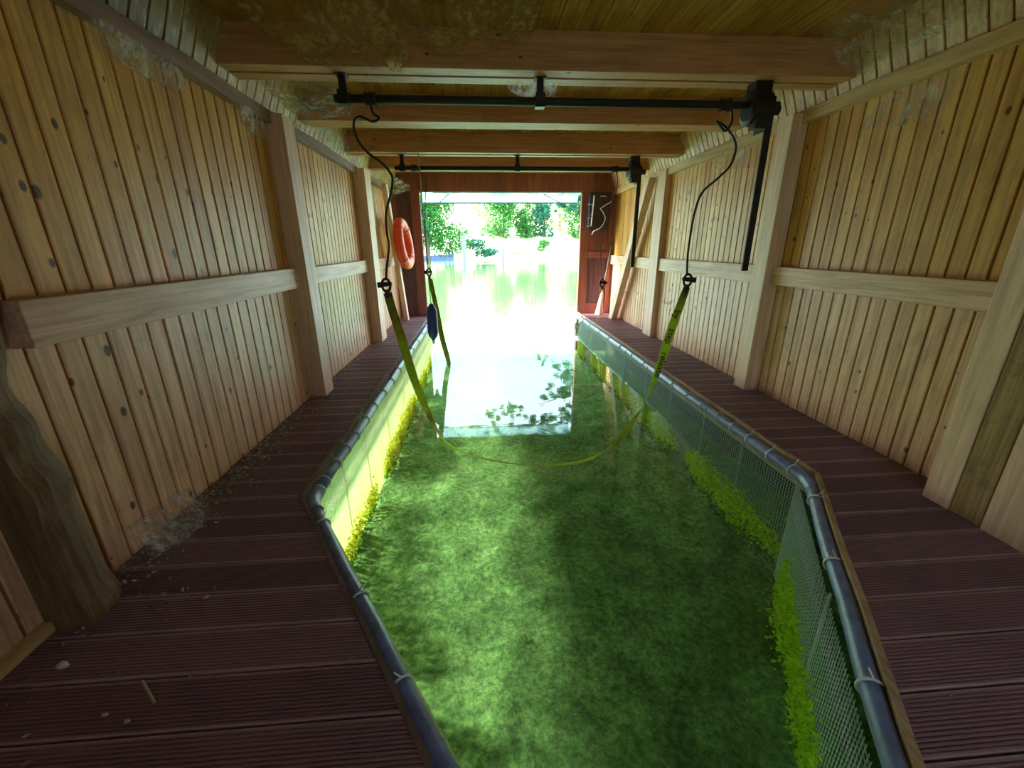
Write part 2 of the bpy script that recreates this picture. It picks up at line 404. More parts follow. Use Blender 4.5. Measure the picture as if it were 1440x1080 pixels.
boarded('wall_left', -1, .102, 1.611, YB, YF, -.03, 2.06)
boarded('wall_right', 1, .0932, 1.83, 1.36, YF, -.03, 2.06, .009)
mb = MB(); mb.box((XR+.01, YB, -1.2), (XR+.06, YF, -.03), .5); mb.box((OX1-.02, YF, -1.2), (XR+.05, YF+.05, -.03), .5); struct('wall_footing_right', mb, M['footing'])
# wider, thicker boarding on the near right, flush with the post
mb = MB()
y = 1.383
while y > YB:
    mb.box((2.172, y-.16, -.03), (2.40, y-.004, 2.10), None); y -= .164
mb.box((2.19, YB, -.03), (2.42, 1.38, 2.10), .5, 1)
struct('wall_near_right', mb, [M['pine_pale_z'], M['groove']])
# back wall behind the camera with an added gap that lets in fill daylight
mb = MB()
DX0, DX1 = .90, 1.22
for x0, x1, z0, z1 in ((XL-.05, DX0, -.03, 2.4), (DX1, XR+.05, -.03, 2.4), (DX0, DX1, 2.05, 2.4)):
    mb.box((x0, YB-.05, z0), (x1, YB, z1), .4)
struct('wall_back', mb, M['pine_wall'])
# ---- leaning roof lining above the battens
def lining(name, side, pitch, phase):
    X0 = (XL+.025) if side < 0 else (XR-.025); s = 1 if side < 0 else -1
    mb = MB(); zb, zt = ZT-.06, ZC+.06
    def P(y, z, d): return (X0 + s*KS*(z-ZT) - s*d, y, z)
    mb.quadset([P(YB,zb,.012), P(YF,zb,.012), P(YF,zt,.012), P(YB,zt,.012)], [(0,1,2,3) if s < 0 else (3,2,1,0)], .5, 1)
    y = phase + math.floor((YB-phase)/pitch)*pitch
    while y < YF:
        a, b = y+.005, min(y+pitch-.005, YF)
        if b-a > .01:
            ring = [(a,.015),(a,.003),(a+.003,0),(b-.003,0),(b,.003),(b,.015)]
            mb.prism([P(q[0],zb,q[1]) for q in ring], [P(q[0],zt,q[1]) for q in ring], random.random())
        y += pitch
    return struct(name, mb, [M['lining_old'] if side < 0 else M['pine_roof'], M['groove']])
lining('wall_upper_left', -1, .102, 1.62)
lining('wall_upper_right', 1, .0932, 1.85)
# ---- ceiling of boards running to the front
mb = MB(); x = -1.45
mb.box((-1.5, YB, ZC+.022), (2.4, YF+.3, ZC+.06), .3)
while x < 2.35:
    mb.box((x+.002, YB, ZC), (x+.118, YF+.2, ZC+.022)); x += .12
struct('ceiling', mb, M['ceil'])
# ---- battens (ledger trims)
def batten(name, side, mat):
    X = XL if side < 0 else XR; s = 1 if side < 0 else -1
    mb = MB(); n = 40; z0, z1 = 2.022, ZT; pr = []
    for i in range(n+1):
        y = YB + (YF-YB)*i/n; w = .003*math.sin(y*3.1)+.002*math.sin(y*7.7)
        pr.append([(X-s*.01, y, z0), (X+s*(.05+w), y, z0+w), (X+s*(.05+w), y, z1-.004+w), (X+s*(.046+w), y, z1+w), (X-s*.01, y, z1)])
    vs = [p for ring in pr for p in ring]; fs = []
    for i in range(n):
        for j in range(5): fs.append((i*5+j, i*5+(j+1)%5, (i+1)*5+(j+1)%5, (i+1)*5+j))
    fs += [(4,3,2,1,0), tuple(n*5+j for j in range(5))]
    mb.quadset(vs, fs, .5)
    return struct(name, mb, mat)
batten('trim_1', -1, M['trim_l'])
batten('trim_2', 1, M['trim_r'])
# ---- front wall with the opening

mb = MB()
def vboards(x0, x1, z0, z1, y=YF, pitch=.096):
    x = x0
    while x < x1-.005:
        b = min(x+pitch, x1); mb.box((x+.002, y, z0), (b-.002, y+.02, z1)); x = b
    mb.box((x0, y+.015, z0), (x1, y+.05, z1), .3)
vboards(XL-.03, OX0, -.03, ZC+.03); vboards(OX1, XR+.03, -.03, ZC+.03); vboards(OX0, OX1, OZ, ZC+.03)
struct('wall_front', mb, M['panel'])
mb = MB()
fr = lambda x0, x1, z0, z1, d=.03: mb.box((x0, YF-d, z0), (x1, YF+.06, z1))
fr(OX0-.15, OX0, -.02, OZ+.02); fr(OX1, OX1+.15, -.02, OZ+.02)
fr(XL, XL+.09, -.02, OZ); fr(XR-.10, XR, -.02, OZ)
x_ = XL
while x_ < XR-.02:
    mb.box((x_+.002, YF-.022, OZ), (min(x_+.115, XR)-.002, YF+.06, ZC)); x_ += .115
fr(OX1+.15, XR-.10, 0, .19); fr(OX1+.15, XR-.10, .985, 1.10); fr(OX1+.15, XR-.10, 1.12, 1.46, .01)
fr(XL+.09, OX0-.15, 1.02, 1.10)
struct('trim_3', mb, M['front'], bevel=.003)
# ---- ribbed deck
def deck(name, side, phase):
    mb = MB(); k0 = math.floor((YB-phase)/PITCH)
    y = phase + k0*PITCH
    while y < YF:
        a, b = y+.004, y+PITCH-.004; nr = 13; prof = []
        prof.append((a, -.03)); prof.append((a, -.002))
        st = (b-a)/nr
        for i in range(nr):
            q = a+i*st
            if i in (0, nr-1): prof += [(q+.001, 0), (q+st-.001, 0)]
            else: prof += [(q+st*.12, -.0045), (q+st*.30, 0), (q+st*.70, 0), (q+st*.88, -.0045)]
        prof += [(b, -.002), (b, -.03)]
        prof = [(p, z) for p, z in prof if p < YF]
        dz = random.uniform(-.0015, .0015); vs = []
        for p, z in prof:
            if side < 0: xa, xb = XL-.02, edge_l(p)
            else: xa, xb = edge_r(p), XR+.02
            vs += [(xa, p, z+dz), (xb, p, z+dz)]
        fs = [(2*i, 2*i+1, 2*i+3, 2*i+2) for i in range(len(prof)-1)]
        if len(vs) > 3:
            r0 = random.random(); mb.quadset(vs, fs, r0); nb = len(mb.r)-len(vs)
            for i_ in range(len(prof)):           # paler lips along both edges of a board
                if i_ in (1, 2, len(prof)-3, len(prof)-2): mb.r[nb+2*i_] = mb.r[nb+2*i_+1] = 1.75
        ya, yb = min(a-.01, YF), min(b+.01, YF)
        if side < 0: q = [(XL-.02, ya), (edge_l(ya), ya), (edge_l(yb), yb), (XL-.02, yb)]
        else: q = [(edge_r(ya), ya), (XR+.02, ya), (XR+.02, yb), (edge_r(yb), yb)]
        mb.quadset([(p[0], p[1], -.03) for p in q], [(0,1,2,3)], 0.0)
        y += PITCH
    return struct(name, mb, M['deck'])
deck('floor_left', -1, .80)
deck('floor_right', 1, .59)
# tan edge boards round the basin
def strip(name, pts, w, z0, z1, mat, inward):
    mb = MB(); n = len(pts); L = []; Rr = []
    for i, p in enumerate(pts):
        a = Vector(pts[max(i-1,0)]); b = Vector(pts[min(i+1,n-1)]); t = (b-a).normalized(); nn = Vector((-t.y, t.x))*inward
        L.append((p[0], p[1])); Rr.append((p[0]+nn.x*w, p[1]+nn.y*w))
    for i in range(n-1):
        mb.prism([(L[i][0],L[i][1],z0),(Rr[i][0],Rr[i][1],z0),(Rr[i][0],Rr[i][1],z1),(L[i][0],L[i][1],z1)],
                 [(L[i+1][0],L[i+1][1],z0),(Rr[i+1][0],Rr[i+1][1],z0),(Rr[i+1][0],Rr[i+1][1],z1),(L[i+1][0],L[i+1][1],z1)], random.random())
    return struct(name, mb, mat)
def wavy(p, q, n, amp=.004):
    out = []
    for i in range(n+1):
        t = i/n; x = p[0]+(q[0]-p[0])*t; y = p[1]+(q[1]-p[1])*t; w = amp*math.sin(i*1.9)*(0 < i < n)
        out.append((x+w, y))
    return out
strip('trim_4', wavy((-.965,7.6),(-.965,1.9),24)+wavy((-.965,1.9),(.40,-.20),10)[1:], .018, -.14, .003, M['edge_dark'], 1)
strip('trim_5', wavy((1.825,7.6),(1.825,1.87),24)+wavy((1.825,1.87),(.56,-.2),10)[1:], .022, -.14, .006, M['edge'], -1)
mb = MB(); mb.box((XL, YB, 0), (XL+.03, 1.15, .04), .4)
struct('baseboard_left', mb, M['trim_r'], bevel=.003)
# ------------------------------------------------------------------ timbers: posts, rails, braces, joists
def timber(name, lo, hi, mat, label, cat, group=None, bevel=.004):
    mb = MB(); mb.box(lo, hi)
    c = [(lo[i]+hi[i])/2 for i in range(3)]; c[2] = lo[2]
    return tag(mb.build(name, mat, bevel=bevel, loc=c), label, cat, group, 'thing')
G_POST = 'wall posts of the boathouse'
timber('wall_post', (XL, 3.41, 0), (-1.343, 3.60, ZT-.02), M['pine_pale_z'], 'square pine post on the left wall between the two long mid-height rails', 'post', G_POST)
timber('wall_post', (XL, 5.52, 0), (-1.335, 5.80, ZT-.02), M['pine_pale_z'], 'pine post on the left wall just before the orange ring buoy', 'post', G_POST)
timber('wall_post', (2.252, 3.235, 0), (XR, 3.39, ZT-.02), M['pine_pale_z'], 'square pine post on the right wall behind the long hanging black lever', 'post', G_POST)
timber('wall_post', (2.30, 5.46, 0), (XR, 5.74, ZT-.02), M['pine_pale_z'], 'pine post on the right wall with the slanting brace at its head', 'post', G_POST)
# near right post: a pale plank and a mossy plank side by side
t = thing('wall_post', (2.27, 1.51, 0), 'near post on the right wall, one pale plank beside one mossy plank', 'post', G_POST, 'thing')
mb = MB(); mb.box((2.174, 1.516, 0), (2.36, 1.635, ZT-.02)); mb.build('pale_plank', M['pine_pale_z'], t, bevel=.004)
mb = MB(); mb.box((2.178, 1.386, 0), (2.36, 1.512, ZT-.02)); o = mb.build('mossy_plank', M['post_moss'], t, bevel=.005); o['label'] = 'grey-green mossy plank of the post'
# near left post: dark old timber with a wavy bark edge
t = thing('wall_post', (-1.42, 1.24, 0), 'dark old post with a wavy bark edge in the near left corner', 'post', G_POST, 'thing')
mb = MB(); n = 60; vs = []
for i in range(n+1):
    z = ZT*i/n
    w = .022*math.sin(z*5.2+.6) + .012*math.sin(z*11+2) + .006*math.sin(z*29)
    e = .006*math.sin(z*37+1)
    y0, y1 = 1.155, 1.315
    fx = -1.36 + w
    vs += [(XL-.01, y0, z), (fx, y0, z), (fx+.004+e, y0+.05, z), (fx-.006+e, y0+.10, z), (fx-.03+e*.5+.4*w, y1-.012, z), (fx-.055+.4*w, y1, z), (XL-.01, y1, z)]
k = 7; fs = []
for i in range(n):
    for j in range(k): fs.append((i*k+j, i*k+(j+1)%k, (i+1)*k+(j+1)%k, (i+1)*k+j))
fs += [tuple(range(k-1,-1,-1)), tuple(n*k+j for j in range(k))]
mb.quadset(vs, fs, .4); mb.build('timber', M['post_old'], t, smooth=False)
# rails
G_RAIL = 'mid-height wall rails'
timber('wall_rail', (XL-.01, 1.37, .905), (-1.40, 3.41, 1.053), M['pine_pale_y'], 'broad pine rail across the nearest bay of the left wall', 'rail', G_RAIL)
timber('wall_rail', (XL-.01, 3.60, .905), (-1.415, 5.52, 1.045), M['pine_pale_y'], 'whitish pine rail across the second bay of the left wall', 'rail', G_RAIL)
timber('wall_rail', (XL-.01, 5.80, .905), (-1.415, YF-.03, 1.045), M['pine_pale_y'], 'short rail end showing beyond the second left post, below the ring buoy', 'rail', G_RAIL)
timber('wall_rail', (2.315, 1.635, .895), (XR+.01, 3.235, 1.032), M['pine_pale_y'], 'broad pine rail across the nearest bay of the right wall', 'rail', G_RAIL)
timber('wall_rail', (2.325, 3.39, .885), (XR+.01, 5.46, 1.035), M['pine_pale_y'], 'whitish pine rail on the right wall behind the hanging sling hook', 'rail', G_RAIL)
timber('wall_rail', (2.325, 5.74, .885), (XR+.01, YF-.03, 1.035), M['pine_pale_y'], 'rail of the far right bay crossed by the slanting brace', 'rail', G_RAIL)
# slanting braces
def brace(p, q, wy, x0, x1, label):
    mb = MB()
    a = [(x0, p[0]-wy/2, p[1]), (x1, p[0]-wy/2, p[1]), (x1, p[0]+wy/2, p[1]), (x0, p[0]+wy/2, p[1])]
    b = [(x0, q[0]-wy/2, q[1]), (x1, q[0]-wy/2, q[1]), (x1, q[0]+wy/2, q[1]), (x0, q[0]+wy/2, q[1])]
    mb.prism(a, b)
    return tag(mb.build('wall_brace', M['pine_brace'], bevel=.003, loc=((x0+x1)/2, p[0], 0)), label, 'brace', 'slanting wall braces', 'thing')
brace((7.00, 0.0), (5.83, 2.03), .17, 2.205, 2.30, 'pale slanting brace on the right wall, foot beside the frayed broom')
brace((7.25, 0.0), (6.42, 2.03), .13, -1.335, -1.265, 'slanting brace on the left wall running down behind the ring buoy')
# ceiling joists: two planks side by side
G_J = 'ceiling joists'
def slope_x(side, z): return (XL+.025+KS*(z-ZT)) if side < 0 else (XR-.025-KS*(z-ZT))
def joist(y0, planks, label, zb=2.165):
    t = thing('ceiling_joist', ((slope_x(-1,zb)+slope_x(1,zb))/2, y0, zb), label, 'joist', G_J, 'thing')
    for a, b, dz in planks:
        mb = MB()
        ring = lambda y: [(slope_x(-1,zb+dz)-.01, y, zb+dz), (slope_x(1,zb+dz)+.01, y, zb+dz), (slope_x(1,ZC)+.01, y, ZC), (slope_x(-1,ZC)-.01, y, ZC)]
        mb.prism(ring(y0+a), ring(y0+b)); mb.build('plank', M['beam'], t, bevel=.003)
joist(2.825, [(0, .105, 0), (.13, .235, 0)], 'nearest ceiling joist, a doubled plank draped with dusty cobweb')
joist(3.90, [(0, .21, 0)], 'second ceiling joist, behind the near black hoist shaft')
joist(5.06, [(0, .085, 0), (.105, .19, -.004)], 'third ceiling joist, the far black hoist shaft bolted under it')
joist(6.08, [(0, .17, 0)], 'farthest ceiling joist, just before the front wall')

# ------------------------------------------------------------------ hoist shafts
def hoist(Y, zc, x0, x1, hang, winch_x, lever_len, label, rad=.024):
    t = thing('hoist_shaft', ((x0+x1)/2, Y, zc), label, 'hoist', 'black boat hoist shafts', 'thing')
    mb = MB(); mb.tube([(x0, Y, zc), (x1, Y, zc)], rad, 14); mb.build('shaft', M['black'], t, smooth=False)
    for hx in hang:
        mb = MB(); mb.box((hx-.021, Y-.012, zc-.03), (hx+.021, Y+.012, 2.168))
        mb.box((hx-.03, Y-.035, zc-.034), (hx+.03, Y+.035, zc-.024)); mb.box((hx-.03, Y-.035, zc-.034), (hx+.03, Y-.027, zc+.04)); mb.box((hx-.03, Y+.027, zc-.034), (hx+.03, Y+.035, zc+.04))
        mb.box((hx-.035, Y-.04, 2.158), (hx+.035, Y+.04, 2.166))
        mb.build('hanger_bracket', M['black'], t, bevel=.002)
    # cable drums / collars
    for hx in (x0+.21, winch_x-.22):
        mb = MB(); mb.tube([(hx-.03, Y, zc), (hx-.026, Y, zc), (hx-.026, Y, zc), (hx+.026, Y, zc), (hx+.026, Y, zc), (hx+.03, Y, zc)], [.04,.04,.033,.033,.04,.04], 16); mb.build('cable_drum', M['black'], t)
    # winch gear housing
    w = winch_x; mb = MB()
    mb.tube([(w-.07, Y, zc-.02), (w-.06, Y, zc-.02), (w+.05, Y, zc-.02), (w+.06, Y, zc-.02)], [.07,.10,.10,.07], 18)
    mb.box((w-.06, Y-.05, zc+.04), (w+.03, Y+.05, 2.166)); mb.box((w+.03, Y-.06, zc-.16), (w+.045, Y+.05, 2.166))
    mb.box((w-.05, Y-.09, zc-.15), (w+.03, Y-.02, zc-.02))
    h = mb.build('winch_housing', M['black'], t, bevel=.004)
    mb = MB(); mb.tube([(w+.06, Y-.02, zc-.03), (w+.13, Y-.02, zc-.03)], .03, 12); mb.build('end_cap', M['black'], h)
    # hanging crank lever
    lx = w+.05
    mb = MB(); mb.box((lx-.022, Y-.075, zc-lever_len), (lx+.022, Y-.061, zc+.03)); mb.tube([(lx, Y-.08, zc), (lx, Y-.02, zc)], .018, 10)
    mb.build('crank_lever', M['black'], t, bevel=.002)
    return t
Y1, Z1, Y2, Z2 = 2.95, 2.045, 5.2, 2.035
hoist(Y1, Z1, -.84, 1.94, (-.785, .395), 1.80, 1.02, 'near black hoist shaft slung under the doubled joist, winch at its right end')
hoist(Y2, Z2, -.92, 1.90, (-.835, .45), 1.80, 1.09, 'far black hoist shaft before the opening, winch at its right end')

def cable(pts, rad, label, name='hoist_cable', mat=None, group='hoist cables'):
    mb = MB(); mb.tube(smooth_path(pts), rad, 8)
    c = sum((Vector(p) for p in pts), Vector())/len(pts)
    return tag(mb.build(name, mat or M['rubber'], smooth=True, loc=c), label, 'cable', group, 'thing')
P1 = lambda L, Y=Y1: [at_y(a, b, Y) for a, b in L]
drum = [(-.63, Y1, Z1-.03)]
pl = P1([(524,158),(533,166),(524,171),(508,164),(499,168),(498,182),(505,200),(520,217),(537,229),(550,245),(552,257),(549,275),(543,300),(544,325),(547,348),(544,375),(543,392)])
cable([(-.63, Y1-.03, Z1)]+pl, .0075, 'black cable curling from the near shaft down the left side to the sling hook')
prr = P1([(1029,158),(1029,172),(1020,184),(1012,176),(1008,171),(1016,175),(1027,186),(1034,200),(1034,214),(1026,234),(1008,252),(988,270),(978,294),(971,330),(967,360),(966,385)])
cable([(1.58, Y1-.03, Z1)]+prr, .0075, 'black cable bowing from the near shaft down the right side to the sling hook')
p2l = P1([(598,250),(598,285),(598,320),(600,350),(602,372)], Y2)
cable([(-.71, Y2-.03, Z2)]+p2l, .005, 'thin cable from the far shaft down the left side of the opening')
p2r = P1([(868,262),(858,300),(846,335),(845,360),(847,392)], Y2)
cable([(1.58, Y2-.03, Z2)]+p2r, .005, 'thin cable from the far shaft past the wall box to the pale sling')

# ------------------------------------------------------------------ lifting slings
def sling(path, label, hookL, hookR, letters=None):
    """path: (point, width, turn, dirt); a flat ribbon with real thickness"""
    P = [p[0] for p in path]; sub = 7
    S = smooth_path(P, sub); mb = MB(); n = len(S); vs = []; rr = []
    for i, p in enumerate(S):
        k = min(i//sub, len(path)-2); f = i/sub-k
        w, tu, d = [path[k][j]+(path[k+1][j]-path[k][j])*f for j in (1,2,3)]
        t = (S[min(i+1,n-1)]-S[max(i-1,0)]).normalized()
        u = t.cross(Vector((0,1,0))).normalized(); v = t.cross(u).normalized()
        a = u*math.cos(tu)+v*math.sin(tu); b = t.cross(a).normalized()
        for sa, sb in ((-1,-1),(1,-1),(1,1),(-1,1)): vs.append(p + a*(w/2*sa) + b*(.0016*sb)); rr.append(d)
    fs = [(i*4+j, i*4+(j+1)%4, (i+1)*4+(j+1)%4, (i+1)*4+j) for i in range(n-1) for j in range(4)] + [(3,2,1,0), tuple((n-1)*4+j for j in range(4))]
    mb.quadset(vs, fs); mb.r = rr
    c = sum(P, Vector())/len(P)
    t = thing('lifting_sling', c, label, 'sling', 'green lifting slings', 'thing')
    mb.build('webbing', M['sling'], t)
    for (p, d) in (hookL, hookR):
        mb = MB()
        loop = [p + Vector((math.sin(a)*.028, 0, math.cos(a)*.042)) for a in [2*math.pi*i/18 for i in range(18)]]
        mb.tube(loop, .009, 8, closed=True)
        mb.tube([p+Vector((-.04*d,0,.01)), p+Vector((.055*d,0,.0))], [.012,.02], 10)
        mb.tube([p+Vector((0,0,-.03)), p+Vector((.005,0,-.085))], [.018,.014], 8)
        mb.build('hook', M['black'], t)
    return t
A = lambda px, py, Y=Y1: at_y(px, py, Y)
s1 = [(A(545,412), .058, 0, .85), (A(553,440), .060, .1, .8), (A(566,480), .066, .1, .6), (A(578,520), .064, .1, .55), (A(590,553), .060, .2, .42), (A(604,585), .056, .55, .85),
      (A(617,609), .046, .9, .7), (A(632,625), .046, .95, .1), (A(655,637), .05, .9, .2), (A(685,646), .054, .9, .45), (A(722,652), .054, .95, .6), (A(760,654), .054, 1.0, .4),
      (A(800,652), .056, .8, .0), (A(830,645), .06, .65, .0), (A(852,633), .03, .9, .3), (A(864,624), .07, .25, .75), (A(880,606), .066, .1, .55), (A(894,586), .046, .5, .35),
      (A(903,572), .022, 1.2, .15), (A(911,556), .032, .9, .1), (A(922,530), .055, .3, .12), (A(935,492), .072, .1, .14), (A(947,455), .072, .1, .2), (A(957,428), .064, .1, .62), (A(966,404), .05, .1, .95)]
sl1 = sling(s1, 'green and brown webbing sling dipping through the water, lettered on its right side', (A(543,401), -1), (A(967,394), 1))
s2 = [(A(605,392,Y2), .06, .5, .7), (A(609,412,Y2), .066, .5, .66), (A(615,440,Y2), .07, .5, .7), (A(621,472,Y2), .074, .45, .72), (A(628,498,Y2), .07, .4, .78), (A(636,522,Y2), .05, .5, .8),
      (at_y(660,560,5.1), .05, 1, .7), (at_y(730,590,5.1), .05, 1.1, .5), (at_y(785,565,5.1), .05, 1, .3), (A(813,518,Y2), .03, 1.2, .0), (A(823,498,Y2), .03, 1.2, .05), (A(832,472,Y2), .028, 1.2, .1), (A(840,440,Y2), .026, 1.2, .2), (A(846,405,Y2), .03, 1.2, .3)]
sl2 = sling(s2, 'grey-green webbing sling in front of the opening, behind the blue fender', (A(603,383,Y2), -1), (A(847,398,Y2), 1))
# lettering down the right side of the near sling
def word(txt, p, q, size, parent):
    cu = bpy.data.curves.new('lettering', 'FONT'); cu.body = txt; cu.size = size; cu.align_x = 'CENTER'; cu.align_y = 'CENTER'; cu.extrude = .0006; cu.offset = .0009
    tmp = bpy.data.objects.new('tmp', cu); COL.objects.link(tmp)
    dg = bpy.context.evaluated_depsgraph_get(); me = bpy.data.meshes.new_from_object(tmp.evaluated_get(dg)); bpy.data.objects.remove(tmp)
    me.materials.clear(); me.materials.append(M['rubber'])
    o = bpy.data.objects.new('lettering', me); COL.objects.link(o)
    p, q = Vector(p), Vector(q)
    t = (q-p).normalized(); u0 = t.cross(Vector((0,1,0))).normalized(); v0 = t.cross(u0).normalized()
    a = u0*math.cos(.1)+v0*math.sin(.1)
    nrm = t.cross(a).normalized()
    if nrm.y > 0: nrm = -nrm
    yv = nrm.cross(t)
    R = Matrix((t, yv, nrm)).transposed().to_4x4()
    c = (p+q)/2 + nrm*.0075
    o.parent = parent; o.matrix_local = Matrix.Translation(c - Vector(parent.location)) @ R
    o['label'] = 'black printed words on the green webbing'
for txt, a, b in (('by', (953.5,436), (949,448)), ('step', (945,463), (938,483)), ('release', (935,494), (923.5,532))):
    word(txt, A(*a), A(*b), .070, sl1)

# ------------------------------------------------------------------ basin: pipes, nets, algae
PZ = -.038
def pipe(pts, ties, label, rad=.031, elbow=None):
    mb = MB(); S = [Vector((p[0], p[1], PZ)) for p in pts]; mb.tube(S, rad, 14)
    c = sum(S, Vector())/len(S)
    t = thing('edge_pipe', c, label, 'pipe', 'grey pipes edging the basin', 'thing')
    mb.build('pipe', M['pipe'], t, smooth=True)
    a, b = S[0], S[-1]; d = (b-a).normalized(); L = (b-a).length
    nrm = Vector((-d.y, d.x, 0))
    for f in ties:
        k = f*(len(S)-1); i = min(int(k), len(S)-2); p = S[i]+(S[i+1]-S[i])*(k-i)
        rr = rad+.004; m2 = MB()
        ring = [p + nrm*(rr*math.cos(q)) + Vector((0,0,rr*math.sin(q))) for q in [2*math.pi*j/16 for j in range(16)]]
        m2.tube(ring, .0045, 6, closed=True)
        tail = random.choice((-1, 1)); m2.tube([p+Vector((0,0,rr)), p+nrm*(.02*tail)+Vector((0,0,rr+.035))], .0025, 5)
        m2.build('cable_tie', M['tie'], t)
    if elbow:
        m2 = MB(); m2.tube(smooth_path([Vector((x,y,PZ)) for x, y in elbow], 6), rad*1.18, 14); m2.build('elbow', M['pipe'], t, smooth=True)
    return t
def lp(p, q, n=24, amp=.004):
    return [(p[0]+(q[0]-p[0])*i/n + amp*math.sin(i*1.3), p[1]+(q[1]-p[1])*i/n) for i in range(n+1)]
cl = lambda s_: (-.892+.649*s_, 1.868-s_)       # along the left chamfer, pipe centre line
cr = lambda s_: (1.752-.612*s_, 1.838-s_)
pipe(lp((-.903,7.45),(-.903,1.95)), [.06,.15,.24,.33,.42,.5,.58,.65,.71,.77,.82,.87,.905,.94,.975], 'long straight grey pipe along the left deck edge', elbow=[(-.903,2.0),(-.90,1.92),(-.875,1.85),(-.845,1.80)])
pipe(lp(cl(0),cl(1.75),14), [.1,.36,.55,.8], 'grey pipe along the slanting deck edge at near left', rad=.028)
pipe(lp((1.765,7.3),(1.765,1.90)), [.05,.14,.24,.33,.42,.5,.57,.64,.70,.755,.80,.84,.875,.91,.95,.985], 'long straight grey pipe along the right deck edge', elbow=[(1.765,1.97),(1.763,1.89),(1.74,1.82),(1.72,1.77)])
pipe(lp(cr(0),cr(1.75),14), [.09,.33,.6,.83], 'grey pipe along the slanting deck edge at near right')
# bent pipe end and plastic sheet at the far end of the right pipe
t = thing('pipe_end', (1.74, 7.35, 0), 'crumpled pale plastic end piece where the right pipe meets the front wall', 'pipe end', None, 'thing')
mb = MB(); mb.tube(smooth_path([(1.765,7.3,PZ),(1.765,7.45,PZ+.03),(1.72,7.55,PZ+.02),(1.70,7.56,PZ-.12)], 6), .045, 12); mb.build('bend', M['white'], t, smooth=True)
mb = MB(); mb.quadset([(1.70,7.25,-.12),(1.86,7.3,-.05),(1.72,7.5,-.42),(1.80,7.45,-.30),(1.74,7.3,-.28)], [(0,1,3,4),(4,3,2)], .5); mb.build('flap', M['white'], t)
def net(path, ztop, zbot, dx, dz, rw, mat, label, lean=0.0):
    P = [Vector((p[0], p[1], 0)) for p in path]; mb = MB()
    def bar(a, b, w):
        d = (b-a).normalized(); u = d.orthogonal().normalized()*w; v = d.cross(u).normalized()*w
        mb.quadset([a+u, a+v, a-u, a-v, b+u, b+v, b-u, b-v], [(0,1,5,4),(1,2,6,5),(2,3,7,6),(3,0,4,7)], .5)
    nz = int((ztop-zbot)/dz)
    for s0, s1 in zip(P[:-1], P[1:]):
        L = (s1-s0).length; n = max(1, int(L/dx)); d = (s1-s0)/n
        for i in range(n):
            p = s0+d*i; j = random.uniform(-.0015,.0015)
            bar(p+Vector((0,j,zbot)), p+Vector((0,-j,ztop)), rw)
        m = max(1, int(L/.5))
        for k in range(nz+1):
            z = zbot+k*dz
            for i in range(m):
                a = s0+(s1-s0)*(i/m); b = s0+(s1-s0)*((i+1)/m)
                bar(a+Vector((0,0,z+.002*math.sin(i*1.7))), b+Vector((0,0,z+.002*math.sin((i+1)*1.7))), rw)
    for p in P[::1]:
        bar(p+Vector((0,0,zbot)), p+Vector((0,0,ztop+.03)), rw*3)
    c = sum(P, Vector())/len(P)
    return tag(mb.build('wire_net', mat, loc=c), label, 'net', 'wire nets lining the basin', 'thing')
BED = -.72
NL = [(-.875,7.4),(-.875,6.2),(-.875,5.2),(-.875,4.3),(-.875,3.5),(-.875,2.8),(-.875,2.3),(-.875,1.90),(-.40,1.17),(.17,.30)]
NR = [(1.735,7.3),(1.735,6.4),(1.735,5.6),(1.735,4.8),(1.735,4.1),(1.735,3.5),(1.735,2.9),(1.735,2.4),(1.735,1.90),(1.25,1.11),(.80,.37)]
nl = net(NL, -.05, BED-.02, .018, .016, .0016, M['wire_l'], 'pale wire net hanging into the water along the left deck edge')
net(NR, -.05, BED-.02, .021, .021, .0019, M['wire'], 'grey-green wire net hanging into the water along the right deck edge')
mb = MB()
for a, b in zip(NL[:-1], NL[1:]):
    mb.quadset([(a[0]-.004,a[1],BED), (b[0]-.004,b[1],BED), (b[0]-.004,b[1],-.06), (a[0]-.004,a[1],-.06)], [(0,1,2,3)], .5)
o = mb.build('algae_film', M['film'], nl); o['label'] = 'pale yellow film of algae spanning the net'
def band(path, zc, zs, dens, size, bulge, off):
    out = []
    for (a, b) in zip(path[:-1], path[1:]):
        a = Vector((a[0],a[1],0)); b = Vector((b[0],b[1],0)); L = (b-a).length; d = (b-a)/L
        nn = Vector((-d.y, d.x, 0))*off
        nb = int(L*dens)
        for _ in range(nb):
            s_ = random.random()*L; p = a+d*s_
            q = p.y*3.1+p.x*2
            lump = .5+.5*mnoise.noise(Vector((p.x*3, p.y*3, 1.7)))*1.6
            if random.random() > max(0, lump*1.5-.25): continue
            zz = zc + random.gauss(0, zs*(.35+.65*max(lump,.1)))
            o = abs(random.gauss(0, bulge*max(.2,lump)))
            out.append((p + nn*o + Vector((0,0,zz)), size))
    return out
def algae(name, pts, mat, label):
    mb = MB()
    for p, s_ in pts: mb.leaf(p, s_*random.uniform(.5,1.4))
    c = sum((p for p, s_ in pts), Vector())/len(pts)
    return tag(mb.build(name, mat, loc=c), label, 'algae', None, 'stuff')
algae('algae', band(NR, -.52, .075, 4200, .012, .03, -1), M['algae_r'], 'bright lime algae clumps growing along the right wire net under water')
algae('algae', band(NR, -.64, .06, 900, .016, .012, -1), M['algae_d'], 'dark green algae film low on the right wire net')
algae('algae', band(NL, -.60, .055, 2400, .014, .024, 1), M['algae_l'], 'golden yellow algae clumps growing along the left wire net under water')
algae('algae', band(NL, -.68, .03, 900, .016, .02, 1), M['algae_d'], 'dark algae fringe at the foot of the left wire net')
